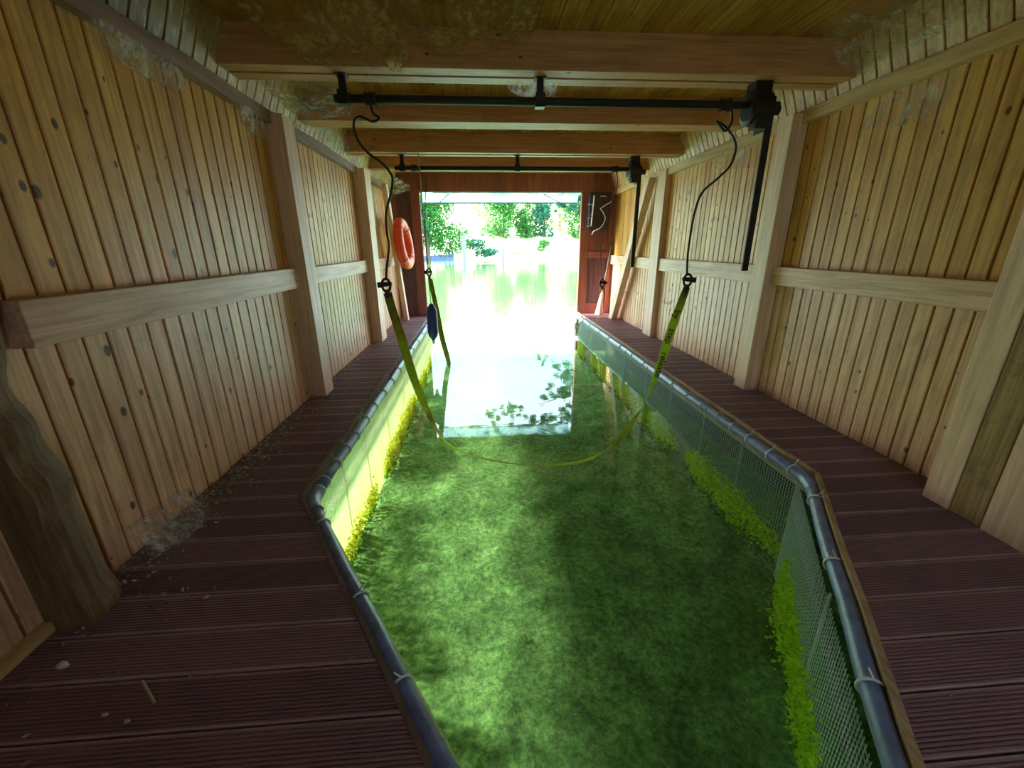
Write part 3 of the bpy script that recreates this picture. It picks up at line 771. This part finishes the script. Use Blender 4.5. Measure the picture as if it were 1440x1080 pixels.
# bed under the clear water
mb = MB(); nx, ny = 150, 230; x0, x1, y0, y1 = -3.2, 4.0, -1.6, 8.6; vs = []
for j in range(ny+1):
    for i in range(nx+1):
        x = x0+(x1-x0)*i/nx; y = y0+(y1-y0)*j/ny
        z = BED + .05*mnoise.noise(Vector((x*1.3, y*1.3, 0))) + .03*mnoise.noise(Vector((x*5, y*5, 3))) + .016*mnoise.noise(Vector((x*14, y*14, 5)))
        vs.append((x, y, z))
mb.quadset(vs, [(j*(nx+1)+i, j*(nx+1)+i+1, (j+1)*(nx+1)+i+1, (j+1)*(nx+1)+i) for j in range(ny) for i in range(nx)], .5)
struct('basin_floor', mb, M['bed'], smooth=True)
mb = MB(); mb.box((-70, -30, -1.5), (70, 62, -1.25), .5); struct('lake_floor', mb, M['lakebed'])
mb = MB(); mb.quadset([(-70,-30,WZ),(70,-30,WZ),(70,62,WZ),(-70,62,WZ)], [(0,1,2,3)], .5); struct('water', mb, M['water'])

# ------------------------------------------------------------------ things at the front wall
t = thing('ring_buoy', (-1.18, 6.90, 1.245), 'orange ring buoy hanging on the far left wall', 'ring buoy', None, 'thing')
mb = MB(); R0 = .31; ax = Matrix.Rotation(math.radians(-3), 3, 'Z') @ Matrix.Rotation(math.radians(-6), 3, 'Y')
rg = [Vector(t.location)+ax @ Vector((0, math.cos(a)*R0, math.sin(a)*R0)) for a in [2*math.pi*i/48 for i in range(48)]]
mb.tube(rg, .075, 16, closed=True); b = mb.build('ring', M['orange'], t, smooth=True)
for q in range(4):
    a0 = math.pi/4+q*math.pi/2; p = [Vector(t.location)+ax @ Vector((0, math.cos(a0+d)*R0, math.sin(a0+d)*R0)) for d in (-.08,0,.08)]
    m2 = MB(); m2.tube(p, .078, 16); m2.build('band', M['orange'], t, smooth=True)
f0 = at_y(608, 453, 5.0)
t = thing('boat_fender', f0, 'dark blue boat fender hanging at the left side of the opening', 'fender', None, 'thing')
mb = MB(); H2 = .19
prof = [(-H2-.035,.018),(-H2-.02,.022),(-H2-.01,.03),(-H2+.02,.052),(-H2+.07,.064),(H2-.07,.064),(H2-.02,.05),(H2+.01,.03),(H2+.03,.02)]
mb.tube([(f0.x+.045*z/H2*-.0, f0.y, f0.z+z) for z, r_ in prof], [r_ for z, r_ in prof], 18); mb.build('body', M['blue'], t, smooth=True)
mb = MB(); mb.tube([(f0.x, f0.y, f0.z-H2-.075),(f0.x, f0.y, f0.z-H2-.03)], [.016,.02], 10); mb.build('end_fitting', M['white'], t)
mb = MB(); mb.tube(smooth_path([(f0.x, f0.y, f0.z+H2+.02), (f0.x-.01, f0.y, f0.z+H2+.3), (f0.x-.02, f0.y, f0.z+1.2), (f0.x-.03, f0.y+.02, 2.16)], 5), .006, 6); mb.build('cord', M['rope'], t)
# wall box with a tube and a white cable
t = thing('wall_box', (2.05, YF-.12, 1.77), 'dark plum metal box on the front wall at the right of the opening', 'box', None, 'thing')
mb = MB(); mb.box((1.875, YF-.16, 1.49), (2.225, YF-.03, 2.04)); mb.build('housing', M['boxm'], t, bevel=.006)
mb = MB(); mb.box((1.90, YF-.168, 1.51), (2.20, YF-.158, 2.02)); d_ = mb.build('door', M['boxm'], t, bevel=.003)
mb = MB(); mb.box((2.05, YF-.178, 1.985), (2.15, YF-.166, 1.995)); mb.build('vent_slot', M['white'], d_)
mb = MB(); mb.tube([(1.915, YF-.185, 1.52), (1.94, YF-.185, 2.0)], .011, 8); mb.build('tube', M['white'], t)
for z in (1.52, 1.65, 1.86):
    mb = MB(); mb.box((1.84, YF-.19, z-.006), (1.93, YF-.17, z+.006)); mb.build('clip', M['tie'], t)
cable([(2.26, YF-.10, 1.92), (2.22, YF-.18, 1.89), (2.16, YF-.188, 1.86), (2.08, YF-.188, 1.81), (2.06, YF-.188, 1.79), (2.11, YF-.188, 1.73), (2.15, YF-.188, 1.64), (2.12, YF-.188, 1.55), (2.06, YF-.18, 1.48), (1.99, YF-.09, 1.44), (1.97, YF-.045, 1.38)], .008, 'white cable looping across the dark wall box', 'power_cable', M['white'], None)
# frayed broom behind the brace
t = thing('broom', (2.13, 7.42, 0), 'pale frayed broom standing head down beside the right brace', 'broom', None, 'thing')
mb = MB()
for _ in range(90):
    a = random.random()*6.28; rr = random.random()**.5
    bx, by = 2.13+math.cos(a)*.085*rr, 7.42+math.sin(a)*.06*rr
    mb.tube([(2.17+math.cos(a)*.02, 7.45+math.sin(a)*.015, .40), (2.145+math.cos(a)*.05*rr, 7.43+math.sin(a)*.04*rr, .2), (bx, by, .005)], .003, 4)
mb.build('bristles', M['rope'], t)
mb = MB(); mb.tube([(2.17,7.45,.36),(2.33,7.56,1.25)], .013, 8); mb.build('handle', M['bark'], t)
# raised gate at the top of the opening
t = thing('gate_flap', (.39, YF+.08, OZ+.02), 'pale translucent raised gate over the opening', 'gate', None, 'thing')
mb = MB(); mb.prism([(OX0+.02, YF+.08, OZ+.035), (OX1-.02, YF+.08, OZ+.035), (OX1-.02, YF+.08, OZ+.045), (OX0+.02, YF+.08, OZ+.045)], [(OX0+.02, 7.90, 1.925), (OX1-.02, 7.90, 1.925), (OX1-.02, 7.90, 1.935), (OX0+.02, 7.90, 1.935)], .5); mb.build('panel', M['flap'], t)
mb = MB(); mb.box((OX0+.02, 7.89, 1.912), (OX1-.02, 7.91, 1.935)); mb.build('edge_rail', M['boat'], t, bevel=.003)
mb = MB(); mb.tube([(-.78, YF+.1, OZ+.012), (OX1-.03, YF+.1, OZ+.012)], .014, 8); mb.build('hinge_rod', M['bark'], t)
mb = MB(); mb.tube([(-.50, 7.78, 2.06), (-.97, 7.72, 1.66)], .007, 6); mb.build('stay', M['black'], t)
mb = MB(); mb.tube([(1.12, 7.78, 2.06), (1.76, 7.72, 1.74)], .007, 6); mb.build('stay', M['black'], t)

# ------------------------------------------------------------------ litter, cobwebs
mb = MB()
for _ in range(1500):
    y = random.choice((random.uniform(1.2,3.3), random.gauss(2.0,.35), random.uniform(.4,6)))
    x = XL+.02+abs(random.gauss(0, .085 if y > 1.3 else .2))
    if y < .3 or x > edge_l(y)-.05: continue
    h = random.uniform(.003,.013); mb.leaf(Vector((x, y, .004+random.random()*.006)), h, .25)
for _ in range(260):
    y = random.uniform(.3,6); x = random.uniform(XL+.05, edge_l(y)-.03); mb.leaf(Vector((x, y, .005)), random.uniform(.002,.005), .2)
for _ in range(150):
    y = random.uniform(.6,5); x = random.uniform(edge_r(y)+.05, XR-.05); mb.leaf(Vector((x, y, .005)), random.uniform(.002,.005), .2)
tag(mb.build('leaf_litter', M['litter']), 'dry bits of litter scattered on the deck along the left wall', 'litter', None, 'stuff')
p = at_z(208, 972, .006); mb = MB(); a, b = at_z(200, 958, .006), at_z(217, 988, .006)
mb.tube([a, (a+b)/2+Vector((.001,0,.001)), b], .0042, 6); tag(mb.build('wood_splinter', M['twig'], loc=p), 'pale straight splinter of wood lying on the left deck', 'splinter', None, 'thing')
p = at_z(88, 938, .006); mb = MB()
mb.tube([p+Vector((-.016,-.004,0)), p+Vector((-.01,-.002,.004)), p+Vector((0,0,.007)), p+Vector((.01,.002,.004)), p+Vector((.016,.004,0))], [.002,.009,.012,.009,.002], 10)
tag(mb.build('mussel_shell', M['shell'], smooth=True, loc=p), 'small pale oval shell on the deck near the left wall', 'shell', None, 'thing')
for (px, py), lab in (((147,1006), 'small pale pebble on the left deck below the wood splinter, the larger of two'), ((178,1015), 'small pale pebble on the left deck below the wood splinter, the smaller of two')):
    p = at_z(px, py, .005); mb = MB(); mb.tube([p+Vector((-.008,0,-.002)), p+Vector((-.004,0,.001)), p+Vector((.004,.001,.001)), p+Vector((.008,.002,-.002))], [.001,.005,.005,.001], 8)
    tag(mb.build('pebble', M['shell'], smooth=True, loc=p), lab, 'pebble', None, 'thing')
def web(pts, sag, label, mat='web', name='cobweb', n=14, dens=1.0):
    """four-cornered sagging film; density falls to nothing at its free edges"""
    a, b, c, d = [Vector(p) for p in pts]; vs = []; rr = []
    for j in range(n+1):
        for i in range(n+1):
            u, v = i/n, j/n
            p = (a*(1-u)+b*u)*(1-v) + (d*(1-u)+c*u)*v
            e = (4*u*(1-u))*(4*v*(1-v))
            p = p + Vector((0,0,-sag*e)) + Vector((mnoise.noise(p*7), mnoise.noise(p*7+Vector((5,5,5))), mnoise.noise(p*7+Vector((9,1,3)))))*.018*min(1, e*3)
            vs.append(p); rr.append(dens*min(1, e*3.6))
    mb = MB(); mb.quadset(vs, [(j*(n+1)+i, j*(n+1)+i+1, (j+1)*(n+1)+i+1, (j+1)*(n+1)+i) for j in range(n) for i in range(n)], .5); mb.r = rr
    return tag(mb.build(name, M[mat], smooth=True, loc=(a+b+c+d)/4), label, 'cobweb', 'cobwebs', 'thing')
yj = 2.815
web([(-1.25,2.3,2.35),(-.15,2.3,2.35),(-.35,yj-.012,2.13),(-.95,yj-.012,2.15)], .05, 'big dusty brown cobweb sheet draped over the nearest joist', 'web_d', n=26, dens=1.0)
web([(-.55,yj-.02,2.30),(-.38,yj-.02,2.32),(-.40,yj-.03,2.12),(-.47,yj-.03,2.13)], .0, 'ragged tails of dusty cobweb hanging from the nearest joist', 'web_d', dens=1.3)
web([(-.35,2.3,2.345),(.45,2.3,2.345),(.28,yj-.012,2.24),(-.30,yj-.012,2.20)], .05, 'grey-brown cobweb film between ceiling and the middle of the nearest joist', 'web_d', dens=.8)
web([(-1.36,3.02,2.18),(-.84,3.05,2.19),(-.9,3.88,2.22),(-1.37,3.85,2.13)], .05, 'thick bluish-white cobweb behind the near shaft hanger at left', dens=1.1)
web([(.12,2.98,2.165),(.55,2.98,2.165),(.50,3.02,2.09),(.25,3.02,2.10)], .03, 'white cobweb draped round the middle shaft hanger', dens=1.6)
web([(1.75,2.0,2.33),(2.30,1.9,2.20),(2.25,2.75,2.12),(1.9,2.78,2.34)], .02, 'white cobweb in the upper right corner above the batten', dens=.8)
web([(-1.40,1.93,2.03),(-1.40,2.5,2.03),(-1.455,2.55,1.90),(-1.455,2.05,1.93)], .02, 'white cobweb under the left batten nearest the camera side', dens=1.2)
web([(-1.40,2.9,2.03),(-1.40,3.3,2.03),(-1.455,3.35,1.86),(-1.455,3.05,1.93)], .02, 'torn cobweb under the left batten before the first square post', dens=1.2)
web([(-1.40,3.8,2.10),(-1.40,5.3,2.10),(-1.33,5.2,2.25),(-1.33,3.95,2.24)], .0, 'long white cobweb along the top of the left batten', dens=1.0)
web([(-1.46,1.45,.16),(-1.46,1.9,.10),(-1.28,1.75,.006),(-1.3,1.45,.006)], .0, 'white cobweb in the corner of deck and left wall', dens=1.2)
web([(2.33,2.6,2.02),(2.33,2.1,2.02),(2.368,2.3,1.80),(2.368,2.8,1.86)], .02, 'thin cobweb under the right batten in the nearest bay', dens=.9)
web([(2.33,3.7,2.06),(2.33,4.6,2.06),(2.368,4.4,1.90),(2.368,3.6,1.80)], .02, 'white cobweb below the right batten behind the bowed cable', dens=1.0)
web([(-1.40,6.3,2.10),(-1.2,6.1,2.16),(-.95,7.0,2.05),(-1.35,7.3,1.95)], .02, 'white cobweb in the far left corner above the ring buoy', dens=1.0)
web([(2.30,5.4,.52),(2.30,5.1,.52),(2.368,5.0,.50),(2.368,5.4,.50)], .01, 'cobweb shelf at the second right post, low on the wall', dens=1.4)
web([(2.20,6.9,.50),(2.20,6.6,.5),(2.368,6.4,.48),(2.368,6.9,.48)], .01, 'cobweb shelf beside the foot of the right brace', dens=1.4)

# ------------------------------------------------------------------ outside
mb = MB(); n = 60; m_ = 14; vs = []
for j in range(m_+1):
    for i in range(n+1):
        x = -75+150*i/n; f = j/m_
        y = 56 + 80*f + 26*max(0,(x-2)/40) + 2*math.sin(x*.3) - (6 if x < -6 else 0)*(1-f)
        z = -1.0 + 1.2*min(1, f*6) + 28*f*f + .3*mnoise.noise(Vector((x*.2, y*.2, 0)))
        vs.append((x, y, z))
mb.quadset(vs, [(j*(n+1)+i, j*(n+1)+i+1, (j+1)*(n+1)+i+1, (j+1)*(n+1)+i) for j in range(m_) for i in range(n)], .5)
struct('ground', mb, M['meadow'], smooth=True)
G_T = 'trees on the far bank'
def tree(x, y, z0, h, w, mat, label, nl=2600, ls=.28, cat='tree', name='tree', low=.06, seed=None):
    t = thing(name, (x, y, z0), label, cat, G_T if cat == 'tree' else 'bushes on the far bank', 'thing')
    if cat == 'tree':
        mb = MB(); mb.tube([(x, y, z0-.5), (x+.1, y, z0+h*.3), (x-.1, y, z0+h*.75)], [w*.025+.06, w*.02+.05, .05], 8); mb.build('trunk', M['bark'], t)
    mb = MB()
    for _ in range(12 if cat == 'tree' else 4):
        cx, cy, cz = x+random.gauss(0, w*.22), y+random.gauss(0, w*.2), z0+h*random.uniform(low, .85)
        mb.leaves((cx, cy, cz), (w*.3, w*.3, h*.2), nl//12 if cat == 'tree' else nl//4, ls, shell=.3)
    mb.build('crown', M[mat], t)
tree(-5.9, 49.5, -.1, 8.4, 8.0, 'tree_a', 'leafy tree overhanging the water at the left of the opening', 5200, .20, low=.18)
tree(-9.5, 50, .0, 9, 7, 'tree_b', 'blue-green tree at the far left of the bank', 4200, .22)
tree(4.5, 84, 2.0, 10, 6, 'tree_a', 'green tree behind the meadow, middle of the opening', 2600)
tree(9.0, 86, 2.4, 10, 5, 'tree_a', 'second green tree behind the meadow, beside a pale one', 2400)
tree(13, 88, 2.4, 9, 5, 'tree_b', 'teal tree behind the meadow between green and pale crowns', 2200)
tree(22, 92, 2.6, 10, 7, 'tree_a', 'green tree behind the meadow at the right of the opening', 2800)
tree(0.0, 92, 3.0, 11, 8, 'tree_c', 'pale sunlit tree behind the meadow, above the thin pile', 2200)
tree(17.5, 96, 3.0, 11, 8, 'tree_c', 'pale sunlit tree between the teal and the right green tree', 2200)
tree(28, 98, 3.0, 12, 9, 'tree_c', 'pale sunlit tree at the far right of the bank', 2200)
tree(-.3, 52, -.2, 2.3, 4.2, 'tree_b', 'low dark bush at the water beside the thick pile', 1500, .14, 'bush', 'bush', .15)
tree(10.5, 72, .1, 2.2, 2.4, 'tree_a', 'small round bush on the shore right of the thin pile', 700, .16, 'bush', 'bush', .2)
tree(5.0, 68, .0, .9, 3.6, 'tree_c', 'yellowish reeds on the shore behind the thin pile', 700, .14, 'bush', 'bush', .2)
tree(17.0, 78, .2, 1.0, 7, 'tree_c', 'long low strip of yellowish reeds on the right shore', 900, .16, 'bush', 'bush', .2)
# near tree right outside, seen mirrored in the basin
t = thing('tree', (5.2, 15.0, -.5), 'tree just outside whose branches are mirrored in the basin', 'tree', None, 'thing')
mb = MB(); mb.tube([(5.2,15,-1.2),(5.0,15,2),(4.6,14.9,4.4),(4.0,14.8,6.5)], [.28,.24,.18,.1], 10)
for q in ([(4.8,15,3.2),(3.6,14.6,4.4),(1.6,14.2,5.2),(-.6,14.0,5.1)], [(4.9,15,2.4),(3.9,14.5,3.2),(2.9,14.1,3.6),(2.0,14,3.9)], [(4.4,14.9,5),(3,14.5,5.6),(1,14.3,6.2)]):
    mb.tube(smooth_path(q, 4), [.09-.075*i/(4*(len(q)-1)) for i in range(4*(len(q)-1)+1)], 6)
mb.build('trunk', M['bark'], t)
mb = MB()
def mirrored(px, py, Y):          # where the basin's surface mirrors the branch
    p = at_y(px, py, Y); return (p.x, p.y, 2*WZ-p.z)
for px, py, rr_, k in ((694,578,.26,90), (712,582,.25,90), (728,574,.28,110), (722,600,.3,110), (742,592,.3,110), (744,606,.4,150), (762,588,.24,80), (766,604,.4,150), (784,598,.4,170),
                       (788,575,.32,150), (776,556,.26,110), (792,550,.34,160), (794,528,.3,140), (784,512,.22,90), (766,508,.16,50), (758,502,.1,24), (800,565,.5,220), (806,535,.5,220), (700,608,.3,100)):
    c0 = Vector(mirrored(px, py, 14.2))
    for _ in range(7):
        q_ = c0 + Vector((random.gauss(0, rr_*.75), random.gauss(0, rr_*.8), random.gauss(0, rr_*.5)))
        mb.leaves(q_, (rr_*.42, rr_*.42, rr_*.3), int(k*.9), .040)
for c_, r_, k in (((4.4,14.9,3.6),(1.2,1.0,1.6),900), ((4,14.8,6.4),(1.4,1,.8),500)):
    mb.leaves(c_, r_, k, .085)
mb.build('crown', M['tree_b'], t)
# mooring piles and boat
G_P = 'mooring piles in the lake'
def pile(x, y, h, rad, label):
    mb = MB(); mb.tube([(x, y, -1.3), (x, y, .4), (x+.02, y, h-.03), (x+.02, y, h)], [rad, rad, rad*.96, rad*.8], 12)
    tag(mb.build('mooring_pile', M['pile'], loc=(x, y, 0)), label, 'pile', G_P, 'thing')
pile(-1.72, 46, 2.25, .22, 'thick pale mooring pile beside the dark bush')
pile(2.75, 52, 1.45, .11, 'thin dark pile standing alone in the middle of the lake')
t = thing('rowing_boat', (-6.0, 50, WZ), 'pale blue boat moored under the left tree', 'boat', None, 'thing')
def hull(w, h0, h1, sc_=1.0):
    mb = MB(); vs = []; st = 14
    for i in range(st+1):
        u = i/st; x = -9.0+6.0*u; hw = w*math.sin(math.pi*min(1, u*.55+.42)) if u < 1 else 0.02; hh = h1+.25*(2*u-1)**2
        for q in (-1, -.7, 0, .7, 1): vs.append((x, 50+hw*q, WZ+(h0 if abs(q) < .9 else hh)))
    mb.quadset(vs, [(i*5+j, i*5+j+1, (i+1)*5+j+1, (i+1)*5+j) for i in range(st) for j in range(4)], .5); return mb
hull(.75, -.12, .45).build('hull', M['boat'], t)
mb = MB(); mb.box((-7.2,49.45,.15),(-6.9,50.55,.19)); mb.build('thwart', M['bark'], t)
mb = MB(); mb.box((-5.2,49.45,.15),(-4.9,50.55,.19)); mb.build('thwart', M['bark'], t)

# ------------------------------------------------------------------ light
W = bpy.data.worlds.new('sky'); sc.world = W; W.use_nodes = True; nt = W.node_tree; nt.nodes.clear()
tc = nt.nodes.new('ShaderNodeTexCoord'); sp = nt.nodes.new('ShaderNodeSeparateXYZ'); nt.links.new(tc.outputs['Generated'], sp.inputs[0])
rp = nt.nodes.new('ShaderNodeValToRGB'); el = rp.color_ramp.elements
el[0].position = 0.0; el[0].color = (.50, .52, .50, 1); el[1].position = .9; el[1].color = (.22, .36, .5, 1)
for q, c_ in ((.12, (.15, .24, .25, 1)), (.24, (.078, .168, .182, 1)), (.42, (.32, .42, .48, 1))):
    e = el.new(q); e.color = c_
nt.links.new(sp.outputs[2], rp.inputs[0])
bg = nt.nodes.new('ShaderNodeBackground'); bg.inputs[1].default_value = 15; nt.links.new(rp.outputs[0], bg.inputs[0])
ow = nt.nodes.new('ShaderNodeOutputWorld'); nt.links.new(bg.outputs[0], ow.inputs[0])
sd = bpy.data.lights.new('sun', 'SUN'); sd.energy = 25.0; sd.angle = math.radians(6); sd.color = (1, .96, .92)
so = bpy.data.objects.new('sun', sd); COL.objects.link(so)
el_, az = math.radians(21), math.radians(8)
dirn = Vector((-math.cos(el_)*math.cos(az), math.cos(el_)*math.sin(az), math.sin(el_)))   # towards the sun
so.rotation_euler = dirn.to_track_quat('Z', 'Y').to_euler()
